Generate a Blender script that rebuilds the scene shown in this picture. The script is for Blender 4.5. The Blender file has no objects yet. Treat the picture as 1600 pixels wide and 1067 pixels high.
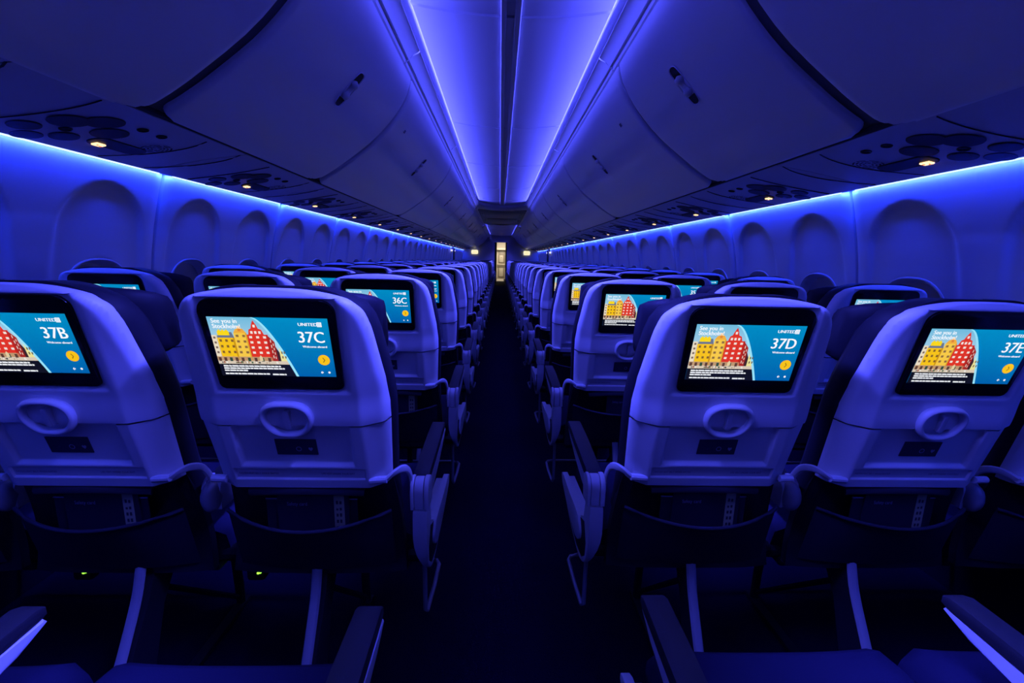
import bpy, bmesh, math, random
from mathutils import Vector, Matrix
random.seed(7)
SC = bpy.context.scene
COL = SC.collection
# ------------------------------------------------------------------ camera
EYE = 1.18
def make_camera():
    f, cx, cy = 690.0, 800.0, 533.5
    vx, vy, roll = 781.0, 404.5, 0.0175
    d = Vector(((vx - cx) / f, -(vy - cy) / f, -1.0)).normalized()      # cabin axis seen by the camera
    up = Vector((math.sin(roll), math.cos(roll), 0)); up = (up - d * up.dot(d)).normalized()
    r = d.cross(up)
    rot = Matrix((r, d, up))            # camera axes -> world
    cam = bpy.data.cameras.new('camera')
    cam.sensor_width = 36; cam.lens = 36 * f / 1600; cam.clip_start = .02; cam.clip_end = 60
    o = bpy.data.objects.new('camera', cam); COL.objects.link(o)
    o.matrix_world = Matrix.Translation((-.035, 0, EYE)) @ rot.to_4x4()
    SC.camera = o
make_camera()
# ------------------------------------------------------------------ world, exposure
w = bpy.data.worlds.new('world'); SC.world = w; w.use_nodes = True
w.node_tree.nodes['Background'].inputs[0].default_value = (0, 0, 0, 1)
w.node_tree.nodes['Background'].inputs[1].default_value = 0
SC.view_settings.view_transform = 'Standard'; SC.view_settings.look = 'None'
SC.view_settings.exposure = 0; SC.view_settings.gamma = 1; SC.view_settings.use_curve_mapping = False
SC.cycles.use_denoising = True
SC.cycles.max_bounces = 8; SC.cycles.diffuse_bounces = 6; SC.cycles.glossy_bounces = 3
SC.cycles.sample_clamp_indirect = 6
SC.cycles.caustics_reflective = False; SC.cycles.caustics_refractive = False
# ------------------------------------------------------------------ lights
COVE_COL = (.068, .075, 1.0); WALL_COL = (.010, .032, 1.0)
def area(name, loc, direc, sx, sy, power, col, spread=180, along='Y'):
    l = bpy.data.lights.new(name, 'AREA'); l.shape = 'RECTANGLE'; l.size = sx; l.size_y = sy
    l.energy = power; l.color = col; l.spread = math.radians(spread)
    o = bpy.data.objects.new(name, l); COL.objects.link(o)
    z = -Vector(direc).normalized(); y = Vector((0, 1, 0)) if along == 'Y' else Vector((1, 0, 0))
    x = y.cross(z).normalized(); y = z.cross(x)
    o.matrix_world = Matrix.Translation(loc) @ Matrix((x, y, z)).transposed().to_4x4()
    return o
COVE_W = 4.1      # watts per metre
FILL_W = 13.5  # strength of the added fill over the seats
WALL_W = 14.0
for s in (-1, 1):
    area('cove_light', (s * .60, 3.45, EYE + 1.070), (-s, 0, .05), .02, 11.5, COVE_W * 11.5, COVE_COL, 46)
    area('cove_light', (s * .60, 16.4, EYE + .970), (-s, 0, .05), .02, 5.8, COVE_W * 5.8, COVE_COL, 46)
    area('seat_fill_light', (s * .53, 3.45, EYE + 1.178), (-s * .68, 0, -1), .02, 11.5, FILL_W * 11.5, COVE_COL, 56)  # added fill behind the valance, brightens the seat backs; no fixture of its own
    area('seat_fill_light', (s * .53, 16.4, EYE + 1.078), (-s * .68, 0, -1), .02, 5.8, FILL_W * 5.8, COVE_COL, 56)  # same added fill for the forward rows
    area('sidewall_light', (s * 1.588, 6.2, EYE + .345), (s * .35, 0, -1), .012, 17, WALL_W * 17, WALL_COL)
    area('sidewall_light', (s * 1.588, 17.4, EYE + .345), (s * .35, 0, -1), .012, 4.0, WALL_W * 4.0, WALL_COL)
area('galley_light', (.1, 25.2, 2.1), (0, .3, -1), .8, .6, 48, (1, .87, .70), along='X')

# ------------------------------------------------------------------ materials
MATS = {}
def mat(name, col, rough=.5, metal=0, emit=None, es=0, bump=0, bscale=400, spec=.5, mott=0):
    m = bpy.data.materials.new(name); m.use_nodes = True; nt = m.node_tree; b = nt.nodes['Principled BSDF']
    b.inputs['Base Color'].default_value = (*col, 1); b.inputs['Roughness'].default_value = rough
    b.inputs['Metallic'].default_value = metal; b.inputs['Specular IOR Level'].default_value = spec
    if emit: b.inputs['Emission Color'].default_value = (*emit, 1); b.inputs['Emission Strength'].default_value = es
    tc = nt.nodes.new('ShaderNodeTexCoord')
    n = nt.nodes.new('ShaderNodeTexNoise'); n.inputs['Scale'].default_value = bscale; n.inputs['Detail'].default_value = 3
    nt.links.new(tc.outputs['Object'], n.inputs['Vector'])
    if mott:
        mx = nt.nodes.new('ShaderNodeMixRGB'); mx.blend_type = 'MULTIPLY'; mx.inputs[0].default_value = mott
        mx.inputs[1].default_value = (*col, 1)
        nt.links.new(n.outputs['Fac'], mx.inputs[2]); nt.links.new(mx.outputs[0], b.inputs['Base Color'])
    else:
        mr = nt.nodes.new('ShaderNodeMapRange'); mr.inputs[3].default_value = max(0, rough - .04); mr.inputs[4].default_value = min(1, rough + .04)
        nt.links.new(n.outputs['Fac'], mr.inputs[0]); nt.links.new(mr.outputs[0], b.inputs['Roughness'])
    if bump:
        bp = nt.nodes.new('ShaderNodeBump'); bp.inputs['Strength'].default_value = bump; bp.inputs['Distance'].default_value = .001
        nt.links.new(n.outputs['Fac'], bp.inputs['Height']); nt.links.new(bp.outputs[0], b.inputs['Normal'])
    MATS[name] = m; return m
mat('shell', (.74, .74, .76), .42, bump=.12, bscale=900)
mat('shell_trim', (.60, .60, .63), .35)
mat('bezel', (.004, .004, .005), .16)
mat('placard', (.035, .035, .06), .35)
mat('print_light', (.5, .5, .55), .5)
mat('print_dark', (.10, .10, .16), .6)
mat('fabric', (.020, .020, .034), .75, bump=.4, bscale=600, spec=.25)
mat('cushion_fabric', (.010, .010, .036), .8, bump=.4, bscale=600, spec=.15)
mat('leather', (.013, .013, .022), .6, bump=.2, bscale=300, spec=.22)
mat('arm_pad', (.010, .010, .016), .6, bump=.2, bscale=500)
mat('dark_plastic', (.012, .012, .018), .5)
mat('frame_metal', (.10, .10, .12), .4, metal=.6)
mat('leg_metal', (.34, .34, .37), .4, metal=.2)
mat('wall', (.66, .66, .68), .5, bump=.1, bscale=700)
mat('wall_gap', (.06, .06, .08), .7)
mat('window_rim', (.62, .62, .64), .4)
mat('shade', (.30, .30, .34), .5)
mat('bin', (.80, .80, .82), .34, bump=.08, bscale=600)
mat('bin_inner', (.05, .05, .06), .6)
mat('gap', (.01, .01, .012), .8)
mat('latch', (.5, .5, .52), .3)
mat('psu', (.52, .52, .55), .42)
mat('psu_dark', (.018, .018, .026), .6, spec=.2)
mat('ceiling', (.66, .66, .68), .5)
mat('ceiling_dark', (.20, .22, .22), .5)
mat('rail', (.75, .75, .78), .35)
mat('carpet', (.007, .006, .030), .95, bump=.8, bscale=250, spec=.1, mott=.6)
mat('bulkhead', (.5, .5, .52), .5)
mat('galley_cream', (.62, .55, .42), .5)
mat('galley_grey', (.30, .25, .19), .45)
mat('lit_floor_patch', (.5, .45, .36), .5)  # tan tone holds the galley light falling on the floor
mat('strip_glow', (.5, .5, .5), .5, emit=(.35, .5, 1.0), es=2.4)
mat('led_green', (.1, .5, .05), .5, emit=(.30, 1.0, .05), es=2.5)
mat('sign_warm', (.6, .5, .4), .5, emit=(1.0, .62, .30), es=1.9)
mat('sign_red', (.4, .05, .03), .5, emit=(1.0, .12, .04), es=1.0)
mat('exit_face', (.8, .8, .7), .5, emit=(1.0, .90, .55), es=1.0)
mat('exit_text', (.5, .4, .1), .5, emit=(.60, .45, .08), es=1.0)
mat('card_dark', (.02, .02, .035), .4)
mat('card_yellow', (.36, .36, .20), .5)
mat('card_grey', (.40, .38, .5), .5)
mat('exit_lamp', (.8, .8, .7), .5, emit=(.9, .85, 1.0), es=1.0)
def mat_screen():
    m = bpy.data.materials.new('screen_picture'); m.use_nodes = True; nt = m.node_tree; b = nt.nodes['Principled BSDF']
    a = nt.nodes.new('ShaderNodeVertexColor'); a.layer_name = 'col'
    b.inputs['Base Color'].default_value = (.01, .01, .01, 1); b.inputs['Roughness'].default_value = .25
    nt.links.new(a.outputs['Color'], b.inputs['Emission Color']); b.inputs['Emission Strength'].default_value = 1.0
    MATS['screen'] = m
mat_screen()

# ------------------------------------------------------------------ mesh helpers
def to_mesh(name, bm, mats, smooth=True, ang=35):
    bmesh.ops.recalc_face_normals(bm, faces=bm.faces)
    me = bpy.data.meshes.new(name); bm.to_mesh(me); bm.free()
    for m in (mats if isinstance(mats, (list, tuple)) else [mats]): me.materials.append(MATS[m])
    if smooth:
        for p in me.polygons: p.use_smooth = True
        me.set_sharp_from_angle(angle=math.radians(ang))
    return me
def add(name, me, parent=None, loc=(0, 0, 0), rot=(0, 0, 0)):
    o = bpy.data.objects.new(name, me); COL.objects.link(o); o.parent = parent; o.location = loc; o.rotation_euler = rot
    return o
def thing(name, label, cat, loc=(0, 0, 0), group=None, me=None):
    o = add(name, me, None, loc); o['label'] = label; o['category'] = cat
    if group: o['group'] = group
    return o
def struct(name, me, loc=(0, 0, 0)):
    o = add(name, me, None, loc); o['kind'] = 'structure'; return o
def box(bm, c, s, bev=0, seg=2, mi=0, rot=None):
    ret = bmesh.ops.create_cube(bm, size=1)
    vs = ret['verts']
    for v in vs:
        v.co = Vector((v.co.x * s[0], v.co.y * s[1], v.co.z * s[2]))
    fs = list({f for v in vs for f in v.link_faces})
    if bev:
        es = list({e for v in vs for e in v.link_edges})
        r = bmesh.ops.bevel(bm, geom=es, offset=bev, segments=seg, affect='EDGES', profile=.5)
        fs = r['faces'] + [f for f in fs if f.is_valid]
        fs = list(set(fs)); vs = list({v for f in fs for v in f.verts})
    M = Matrix.Translation(c) @ (rot if rot else Matrix.Identity(4))
    for v in vs: v.co = M @ v.co
    for f in fs: f.material_index = mi
    return vs
def tube(bm, pts, r, n=8, mi=0, flat=None, caps=True, closed=False):
    pts = [Vector(p) for p in pts]; rings = []
    for i, p in enumerate(pts):
        t = (pts[(i + 1) % len(pts)] - pts[i - 1]).normalized() if closed else (pts[min(i + 1, len(pts) - 1)] - pts[max(i - 1, 0)]).normalized()
        ref = Vector((1, 0, 0)) if abs(t.x) < .9 else Vector((0, 0, 1))
        a = (ref - t * ref.dot(t)).normalized(); b = t.cross(a)
        ra, rb = (flat if flat else (r, r))
        rings.append([bm.verts.new(p + a * ra * math.cos(2 * math.pi * k / n) + b * rb * math.sin(2 * math.pi * k / n)) for k in range(n)])
    for q in range(len(rings) - (0 if closed else 1)):
        q1 = (q + 1) % len(rings)
        for k in range(n):
            f = bm.faces.new((rings[q][k], rings[q][(k + 1) % n], rings[q1][(k + 1) % n], rings[q1][k])); f.material_index = mi
    if caps and not closed:
        for rg in (rings[0], rings[-1]):
            f = bm.faces.new(rg); f.material_index = mi
def smooth_path(pts, n=6):
    P = [Vector(p) for p in pts]; P = [P[0]] + P + [P[-1]]; out = []
    for i in range(1, len(P) - 2):
        for k in range(n):
            t = k / n
            out.append(.5 * ((2 * P[i]) + (-P[i - 1] + P[i + 1]) * t + (2 * P[i - 1] - 5 * P[i] + 4 * P[i + 1] - P[i + 2]) * t * t + (-P[i - 1] + 3 * P[i] - 3 * P[i + 1] + P[i + 2]) * t ** 3))
    out.append(P[-2]); return out
def prism(bm, outline, d0, d1, axis='X', mi=0, bev=0):
    """outline: 2D points in the two other axes, extruded from d0 to d1 along axis"""
    def P(a, b, d): return {'X': (d, a, b), 'Y': (a, d, b), 'Z': (a, b, d)}[axis]
    A = [bm.verts.new(P(a, b, d0)) for a, b in outline]; B = [bm.verts.new(P(a, b, d1)) for a, b in outline]
    fs = [bm.faces.new(A), bm.faces.new(B)]
    n = len(A)
    for k in range(n): fs.append(bm.faces.new((A[k], A[(k + 1) % n], B[(k + 1) % n], B[k])))
    for f in fs: f.material_index = mi
    if bev:
        es = list(set(fs[0].edges) | set(fs[1].edges))
        bmesh.ops.bevel(bm, geom=es, offset=bev, segments=2, affect='EDGES', profile=.5)
def grid(bm, rows, mi=0):
    """rows: list of equal-length lists of points -> quads"""
    V = [[bm.verts.new(p) for p in r] for r in rows]
    for i in range(len(V) - 1):
        for j in range(len(V[0]) - 1):
            try:
                f = bm.faces.new((V[i][j], V[i][j + 1], V[i + 1][j + 1], V[i + 1][j])); f.material_index = mi
            except ValueError: pass
    return V
def rrect(w, h, r, n=5, cx=0, cy=0):
    out = []
    for k, (sx, sy) in enumerate(((1, 1), (-1, 1), (-1, -1), (1, -1))):
        for i in range(n + 1):
            a = math.pi / 2 * (k + i / n)
            out.append((cx + sx * (w / 2 - r) + r * math.cos(a), cy + sy * (h / 2 - r) + r * math.sin(a)))
    return out
def lerp(a, b, t): return a + (b - a) * t
def sstep(e0, e1, x):
    t = max(0., min(1., (x - e0) / (e1 - e0))); return t * t * (3 - 2 * t)
def interp(tab, x):
    for (a, fa), (b, fb) in zip(tab, tab[1:]):
        if x <= b: return lerp(fa, fb, (x - a) / (b - a)) if x > a else fa
    return tab[-1][1]
_textcache = {}
def text_polys(s, size, align='LEFT'):
    k = (s, size, align)
    if k in _textcache: return _textcache[k]
    c = bpy.data.curves.new('t', 'FONT'); c.body = s; c.size = size; c.align_x = align; c.resolution_u = 3
    o = bpy.data.objects.new('t', c); COL.objects.link(o)
    dg = bpy.context.evaluated_depsgraph_get(); me = bpy.data.meshes.new_from_object(o.evaluated_get(dg))
    res = ([tuple(v.co[:2]) for v in me.vertices], [tuple(p.vertices) for p in me.polygons])
    bpy.data.objects.remove(o); bpy.data.curves.remove(c); bpy.data.meshes.remove(me)
    _textcache[k] = res; return res

# ------------------------------------------------------------------ the back frame: (x, v, d) -> seat space
T = Vector((0, -.2555, .9668)); N = Vector((0, -.9668, -.2555))       # up the back; out of the back towards the row behind
B0 = Vector((0, 0, EYE - .517))
def BP(x, v, d=0): return Vector((x, 0, 0)) + B0 + T * v + N * d

def width(v):
    base = interp([(-1, .190), (0, .191), (.03, .193), (.165, .2015), (.21, .203), (.27, .1985), (.33, .190), (.40, .180), (1, .172)], v)
    if v > .36:
        t = min(1, (v - .36) / .1105); base *= max(0, 1 - t ** 3.2) ** (1 / 3.0)
    return base
VTOP = .4705
def flank(x, w, k=.38):
    c = .148; a = abs(x)
    return -max(0, a - c) * k
def shell_rows(v0, v1, dfun, wf, nv, xs):
    rows = []
    vs = sorted(set([v0 + (v1 - v0) * i / nv for i in range(nv + 1)] + ([v for v in (.462, .466, .468, .4695, .47) if v0 < v < v1])))
    for v in vs:
        w_ = wf(v); r = []
        for x in xs:
            X = max(-w_, min(w_, x)); r.append(BP(X, v, dfun(X, v, w_)) - Vector((0, 0, .008 * sstep(.445, .4705, v))))
        rows.append(r)
    return rows
XS = [i * .005 for i in range(-41, 42)]
def rim(bm, dep, wmul=1.0):
    es = [e for e in bm.edges if e.is_boundary and e.calc_length() > 1e-6]
    r = bmesh.ops.extrude_edge_only(bm, edges=es)
    for g in r['geom']:
        if isinstance(g, bmesh.types.BMVert): g.co = g.co + Vector((0, dep, -.10 * dep))
def upper_shell():
    bm = bmesh.new()
    def d(x, v, w_):
        e = max(0, 1 - (w_ - abs(x)) / .014); dd = flank(x, w_, .42) * (1 - .5 * sstep(.3, .46, v)) - .012 * e * e
        top = max(0, (v - .440) / .030); dd -= .016 * top * top
        dd += .007 * sstep(.24, .172, v)                       # lower lip stands proud over the tray
        # shallow well round the monitor
        hx = .130; inside = min(hx - abs(x), v - .250, .449 - v)
        dd -= .006 * sstep(-.006, .004, inside)
        return dd
    grid(bm, shell_rows(.171, VTOP, d, width, 84, XS))
    bmesh.ops.remove_doubles(bm, verts=bm.verts, dist=2e-5); rim(bm, .03)
    return to_mesh('seat_back_shell', bm, 'shell', ang=50)
def tray_table():
    bm = bmesh.new()
    def d(x, v, w_):
        e = max(0, 1 - (w_ - abs(x)) / .012); dd = flank(x, w_, .30) - .010 * e * e
        ins = min((.122 - abs(x)), v - .062)
        dd += .010 * sstep(.005, -.003, ins) * (1 if abs(x) < .15 else max(0, 1 - (abs(x) - .15) / .04))
        dd -= .004
        g = min(.143 - abs(x), v - .024, .052 - v); dd -= .004 * sstep(-.001, .002, g)
        return dd
    xs = sorted(set(XS + [s * a for s in (-1, 1) for a in (.141, .1425, .144, .1145, .1175, .1205, .1235)]))
    vsx = shell_rows(0, .1665, d, width, 90, xs)
    grid(bm, vsx)
    bmesh.ops.remove_doubles(bm, verts=bm.verts, dist=2e-5); rim(bm, .022)
    return to_mesh('tray_table', bm, 'shell', ang=50)
def plate(bm, outline, d0, d1, mi=0, bev=0):
    A = [bm.verts.new(BP(x, v, d0)) for x, v in outline]; B = [bm.verts.new(BP(x, v, d1)) for x, v in outline]
    fs = [bm.faces.new(A), bm.faces.new(B)]
    n = len(A)
    for k in range(n): fs.append(bm.faces.new((A[k], A[(k + 1) % n], B[(k + 1) % n], B[k])))
    for f in fs: f.material_index = mi
    if bev: bmesh.ops.bevel(bm, geom=list(fs[1].edges), offset=bev, segments=2, affect='EDGES', profile=.5)
def bezel():
    bm = bmesh.new()
    ol = []
    for (cx, cv, r, a0) in ((.100, .421, .027, 0), (-.100, .421, .027, 90), (-.113, .266, .010, 180), (.113, .266, .010, 270)):
        for i in range(7):
            a = math.radians(a0 + 15 * i); ol.append((cx + r * math.cos(a), cv + r * math.sin(a)))
    plate(bm, ol, -.012, -.0005, bev=.0015)
    return to_mesh('monitor', bm, 'bezel')
def latch_ring():
    """oval raised surround, wider above than below"""
    bm = bmesh.new(); rings = []; n = 56; m = 10
    for k in range(n):
        a = 2 * math.pi * k / n; c, s_ = math.cos(a), math.sin(a)
        X = math.copysign(abs(c) ** .74, c); Y = math.copysign(abs(s_) ** .78, s_)
        ring = []
        for j in range(m):
            b = 2 * math.pi * j / m; off = .0062 * math.cos(b); h = .009 + .010 * math.sin(b)
            wx = (.0485 if s_ > 0 else .0485 - .010 * abs(Y)) + off; wy = .037 + off
            ring.append(bm.verts.new(BP(X * wx, .188 + Y * wy, h)))
        rings.append(ring)
    for k in range(n):
        for j in range(m): bm.faces.new((rings[k][j], rings[k][(j + 1) % m], rings[(k + 1) % n][(j + 1) % m], rings[(k + 1) % n][j]))
    return to_mesh('latch_surround', bm, 'shell', ang=80)
def latch():
    bm = bmesh.new()
    ol = rrect(.0125, .044, .0045, cx=.001, cy=.188); plate(bm, ol, -.010, .0150); plate(bm, rrect(.0095, .041, .0035, cx=.001, cy=.188), .0150, .0165)
    return to_mesh('tray_latch', bm, 'shell_trim')
def placard():
    bm = bmesh.new()
    plate(bm, [(-.044, .087), (.044, .087), (.044, .128), (-.044, .128)], -.010, -.0022)
    def ring(cx, cv, r0, r1, mi=1, n=16):
        vs = [[bm.verts.new(BP(cx + r * math.cos(2 * math.pi * k / n), cv + r * math.sin(2 * math.pi * k / n), -.0018)) for k in range(n)] for r in (r0, r1)]
        for k in range(n):
            f = bm.faces.new((vs[0][k], vs[0][(k + 1) % n], vs[1][(k + 1) % n], vs[1][k])); f.material_index = mi
    ring(.0045, .103, .0045, .0062)
    h = [(.030, .0975), (.0345, .1025), (.0345, .106), (.0322, .1075), (.030, .1055), (.0278, .1075), (.0255, .106), (.0255, .1025)]
    f = bm.faces.new([bm.verts.new(BP(x, v, -.0018)) for x, v in h]); f.material_index = 1
    for a, b in (((-.024, .103), (-.020, .106)), ((-.019, .104), (-.023, .101))):
        f = bm.faces.new([bm.verts.new(BP(*p, -.0018)) for p in ((a[0], a[1]), (b[0], b[1]), (b[0], b[1] - .001), (a[0], a[1] - .001))]); f.material_index = 2
    return to_mesh('placard', bm, ['placard', 'print_light', 'print_dark'], smooth=False)

def printed_words(which):
    bm = bmesh.new()
    s_, x0 = (('FASTEN SEAT BELT WHILE SEATED', -.135), ('LIFE VEST UNDER YOUR SEAT', .045))[which]
    V, F = text_polys(s_, .0068)
    vv = [bm.verts.new(BP(x0 + x * .82, .036 + y, .0030)) for x, y in V]
    for p in F:
        try: bm.faces.new([vv[i] for i in p])
        except ValueError: pass
    return to_mesh('printed_words', bm, 'print_dark', smooth=False)
# ---- the picture on the monitor
SW, SH = .2236, .1262
SV0 = .2865                                                     # v of its lower edge
def srgb(r, g, b):
    f = lambda c: (c / 255 / 12.92) if c / 255 <= .04045 else ((c / 255 + .055) / 1.055) ** 2.4
    return (f(r), f(g), f(b), 1)
def display():
    bm = bmesh.new(); cl = bm.loops.layers.color.new('col') if False else bm.loops.layers.float_color.new('col')
    def P(u, t, lay): return BP((u - .5) * SW, SV0 + t * SH, .0002 + lay * .00012)
    def poly(pts, col, lay, col2=None):
        f = bm.faces.new([bm.verts.new(P(u, t, lay)) for u, t in pts])
        for l, (u, t) in zip(f.loops, pts):
            if col2: l[cl] = tuple(lerp(a, b, max(0, min(1, t))) for a, b in zip(col, col2))
            else: l[cl] = col
    def rect(x0, y0, x1, y1, col, lay, col2=None): poly([(x0, y0), (x1, y0), (x1, y1), (x0, y1)], col, lay, col2)
    def txt(s, x, y, size, col, lay, align='LEFT', bold=0, sx=1):
        V, F = text_polys(s, size, align)
        for dx in ([0] if not bold else [-bold, 0, bold]):
            vv = [bm.verts.new(P(x + dx + vx * sx / SW, y + vy / SH, lay)) for vx, vy in V]
            for p in F:
                try: f = bm.faces.new([vv[i] for i in p])
                except ValueError: continue
                for l in f.loops: l[cl] = col
    W = srgb(245, 248, 255)
    rect(0, 0, 1, 1, srgb(0, 96, 172), 0, srgb(0, 140, 195))    # right-hand blue field, as the screen shows it
    # photo side, bounded by an arc
    def arc(t):      # right edge of the picture: u for height t
        return .355 + .295 * (1 - t) ** .62 if t < 1 else .355
    n = 40
    def upto(u0, t0, t1, col, lay, col2=None, lim=1.0):
        ts = [lerp(t0, t1, i / n) for i in range(n + 1)]
        for a, b in zip(ts, ts[1:]):
            ua, ub = min(lim, arc(a)), min(lim, arc(b))
            if ua <= u0 and ub <= u0: continue
            poly([(u0, a), (max(ua, u0), a), (max(ub, u0), b), (u0, b)], col, lay, col2)
    ts = [i / 60 for i in range(61)]
    for a, b in zip(ts, ts[1:]):                                # pale rim along the arc
        poly([(arc(a) - .01, a), (arc(a) + .022, a), (arc(b) + .022, b), (arc(b) - .01, b)], srgb(150, 225, 250), 1)
    upto(0, .2, 1, srgb(225, 235, 245), 2, srgb(110, 185, 220))  # sky
    upto(0, 0, .215, srgb(16, 18, 30), 3)                        # caption band
    upto(0, .21, .27, srgb(215, 200, 180), 3)                    # street
    # house fronts
    def house(x0, x1, y1, col, shade, wincol, nx, ny, roof=None, y0=.27, wx=.30, wy=.42):
        rect(x0, y0, x1, y1, col, 4)
        rect(x1 - (x1 - x0) * .10, y0, x1, y1, shade, 5)
        rect(x0, y0, x1, y0 + .07, srgb(190, 150, 110), 5)
        for i in range(nx):
            for j in range(ny):
                cx = lerp(x0, x1, (i + .5) / nx); cy = lerp(y0 + .10, y1, (j + .5) / ny)
                hw = (x1 - x0) / nx * wx / 1.4; hh = (y1 - y0 - .1) / ny * wy / 2
                rect(cx - hw, cy - hh, cx + hw, cy + hh, wincol, 6)
        for i in range(nx):
            cx = lerp(x0, x1, (i + .5) / nx); rect(cx - .012, y0 - .01, cx + .012, y0 + .055, srgb(45, 75, 60) if i % 2 else srgb(90, 60, 50), 6)
        if roof: poly(roof, col, 4)
    house(-.0, .045, .70, srgb(235, 220, 195), srgb(200, 180, 150), srgb(120, 100, 90), 1, 4)
    house(.045, .19, .66, srgb(245, 195, 20), srgb(205, 150, 10), srgb(130, 90, 40), 3, 3)
    poly([(.045, .66), (.19, .66), (.175, .755), (.06, .74)], srgb(105, 115, 140), 5)
    for q in (.075, .105, .135): poly([(q - .02, .70), (q + .02, .70), (q + .02, .76), (q, .80), (q - .02, .76)], srgb(250, 215, 20), 6)
    house(.19, .30, .74, srgb(245, 200, 70), srgb(215, 160, 40), srgb(140, 105, 60), 2, 4)
    poly([(.19, .74), (.30, .74), (.275, .81), (.262, .815), (.255, .855), (.235, .855), (.228, .815), (.21, .80)], srgb(240, 175, 60), 4)
    rect(.233, .77, .257, .81, srgb(225, 130, 50), 6)
    house(.30, .475, .72, srgb(222, 52, 34), srgb(190, 36, 24), srgb(240, 225, 215), 3, 4)
    poly([(.315, .72), (.445, .72), (.43, .80), (.405, .82), (.395, .88), (.375, .955), (.355, .88), (.345, .82), (.325, .80)], srgb(222, 52, 34), 4)
    for cx, cy in ((.345, .755), (.378, .755), (.412, .755), (.376, .86)): rect(cx - .010, cy - .022, cx + .010, cy + .022, srgb(240, 225, 220), 6)
    poly([(.363, .27), (.39, .27), (.39, .33), (.3765, .37), (.363, .33)], srgb(225, 205, 160), 7)
    poly([(.475, .27), (.52, .27), (.52, .60), (.475, .70)], srgb(165, 40, 32), 5)
    for j in range(4): rect(.485, .32 + j * .09, .492, .37 + j * .09, srgb(235, 215, 200), 6); rect(.503, .31 + j * .075, .509, .35 + j * .075, srgb(235, 215, 200), 6)
    poly([(.52, .27), (.545, .27), (.545, .42), (.52, .52)], srgb(60, 35, 40), 5)
    upto(.545, .27, .50, srgb(235, 225, 150), 4)
    for cx, cy in ((.565, .34), (.59, .34), (.565, .42), (.585, .42)): rect(cx - .006, cy - .02, cx + .006, cy + .02, srgb(110, 100, 85), 6)
    # people and stalls at street level
    rr = random.Random(3)
    for k in range(26):
        x = rr.uniform(.02, .58); h_ = rr.uniform(.015, .04)
        rect(x, .225, x + rr.uniform(.005, .016), .225 + h_, rr.choice([srgb(60, 60, 70), srgb(235, 230, 225), srgb(150, 60, 50), srgb(70, 100, 70), srgb(180, 150, 120)]), 7)
    txt('See you in', .03, .905, .0125, W, 8, bold=.0012, sx=.92)
    txt('Stockholm!', .03, .818, .0125, W, 8, bold=.0012, sx=.92)
    # small print: word bars
    for (y, x0, x1) in ((.165, .035, .53), (.125, .035, .56), (.085, .035, .235), (.028, .035, .42), (.022, .445, .565)):
        x = x0
        while x < x1 - .01:
            L = min(rr.uniform(.02, .055), x1 - x); rect(x, y, x + L, y + .022, W, 8)
            for q in range(int(L / .012)):
                xx = x + .012 * q + .003; rect(xx, y + .02, xx + .003, y + .03, W, 8)
            x += L + .004
    # right side
    txt('UNITED', .745, .875, .0092, W, 3, bold=.0014, sx=1.12)
    rect(.905, .862, .945, .938, W, 3)
    for k in range(3):
        poly([(.909 + .011 * k, .868), (.911 + .011 * k, .868), (.918 + .009 * k, .932), (.916 + .009 * k, .932)], srgb(130, 190, 225), 4)
        poly([(.908, .878 + .018 * k), (.942, .874 + .022 * k), (.942, .877 + .022 * k), (.908, .881 + .018 * k)], srgb(130, 190, 225), 4)
    txt('Welcome aboard', .962, .512, .0066, W, 3, 'RIGHT', bold=.0010)
    c = (.915, .30)
    def disc(r, col, lay, n=28):
        poly([(c[0] + r * math.cos(2 * math.pi * k / n), c[1] + r * SW / SH * math.sin(2 * math.pi * k / n)) for k in range(n)], col, lay)
    disc(.052, srgb(240, 175, 15), 3); disc(.047, srgb(245, 195, 20), 4)
    poly([(.905, .335), (.911, .345), (.927, .30), (.911, .255), (.905, .265), (.918, .30)], srgb(150, 105, 20), 5)
    poly([(.872, .085), (.884, .105), (.884, .055), (.872, .070)], W, 3); rect(.887, .07, .894, .09, W, 3)
    poly([(.945 + .011 * math.cos(a / 8 * 6.283), .08 + .020 * math.sin(a / 8 * 6.283)) for a in range(8)], W, 3)
    me = bpy.data.meshes.new('display')
    bm.to_mesh(me); bm.free(); me.materials.append(MATS['screen'])
    return me
def number(s):
    me = bpy.data.meshes.new('seat_number')
    V, F = text_polys(s, .0330, 'RIGHT')
    nv, nf = [], []
    for dx in (-.0006, 0, .0006):
        o = len(nv); nv += [tuple(BP((.955 - .5) * SW + x * .92 + dx, SV0 + .60 * SH + y, .0007)) for x, y in V]
        nf += [tuple(i + o for i in p) for p in F]
    me.from_pydata(nv, [], nf); ca = me.color_attributes.new('col', 'FLOAT_COLOR', 'CORNER')
    for d_ in ca.data: d_.color = srgb(245, 248, 255)
    me.materials.append(MATS['screen']); return me

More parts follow.
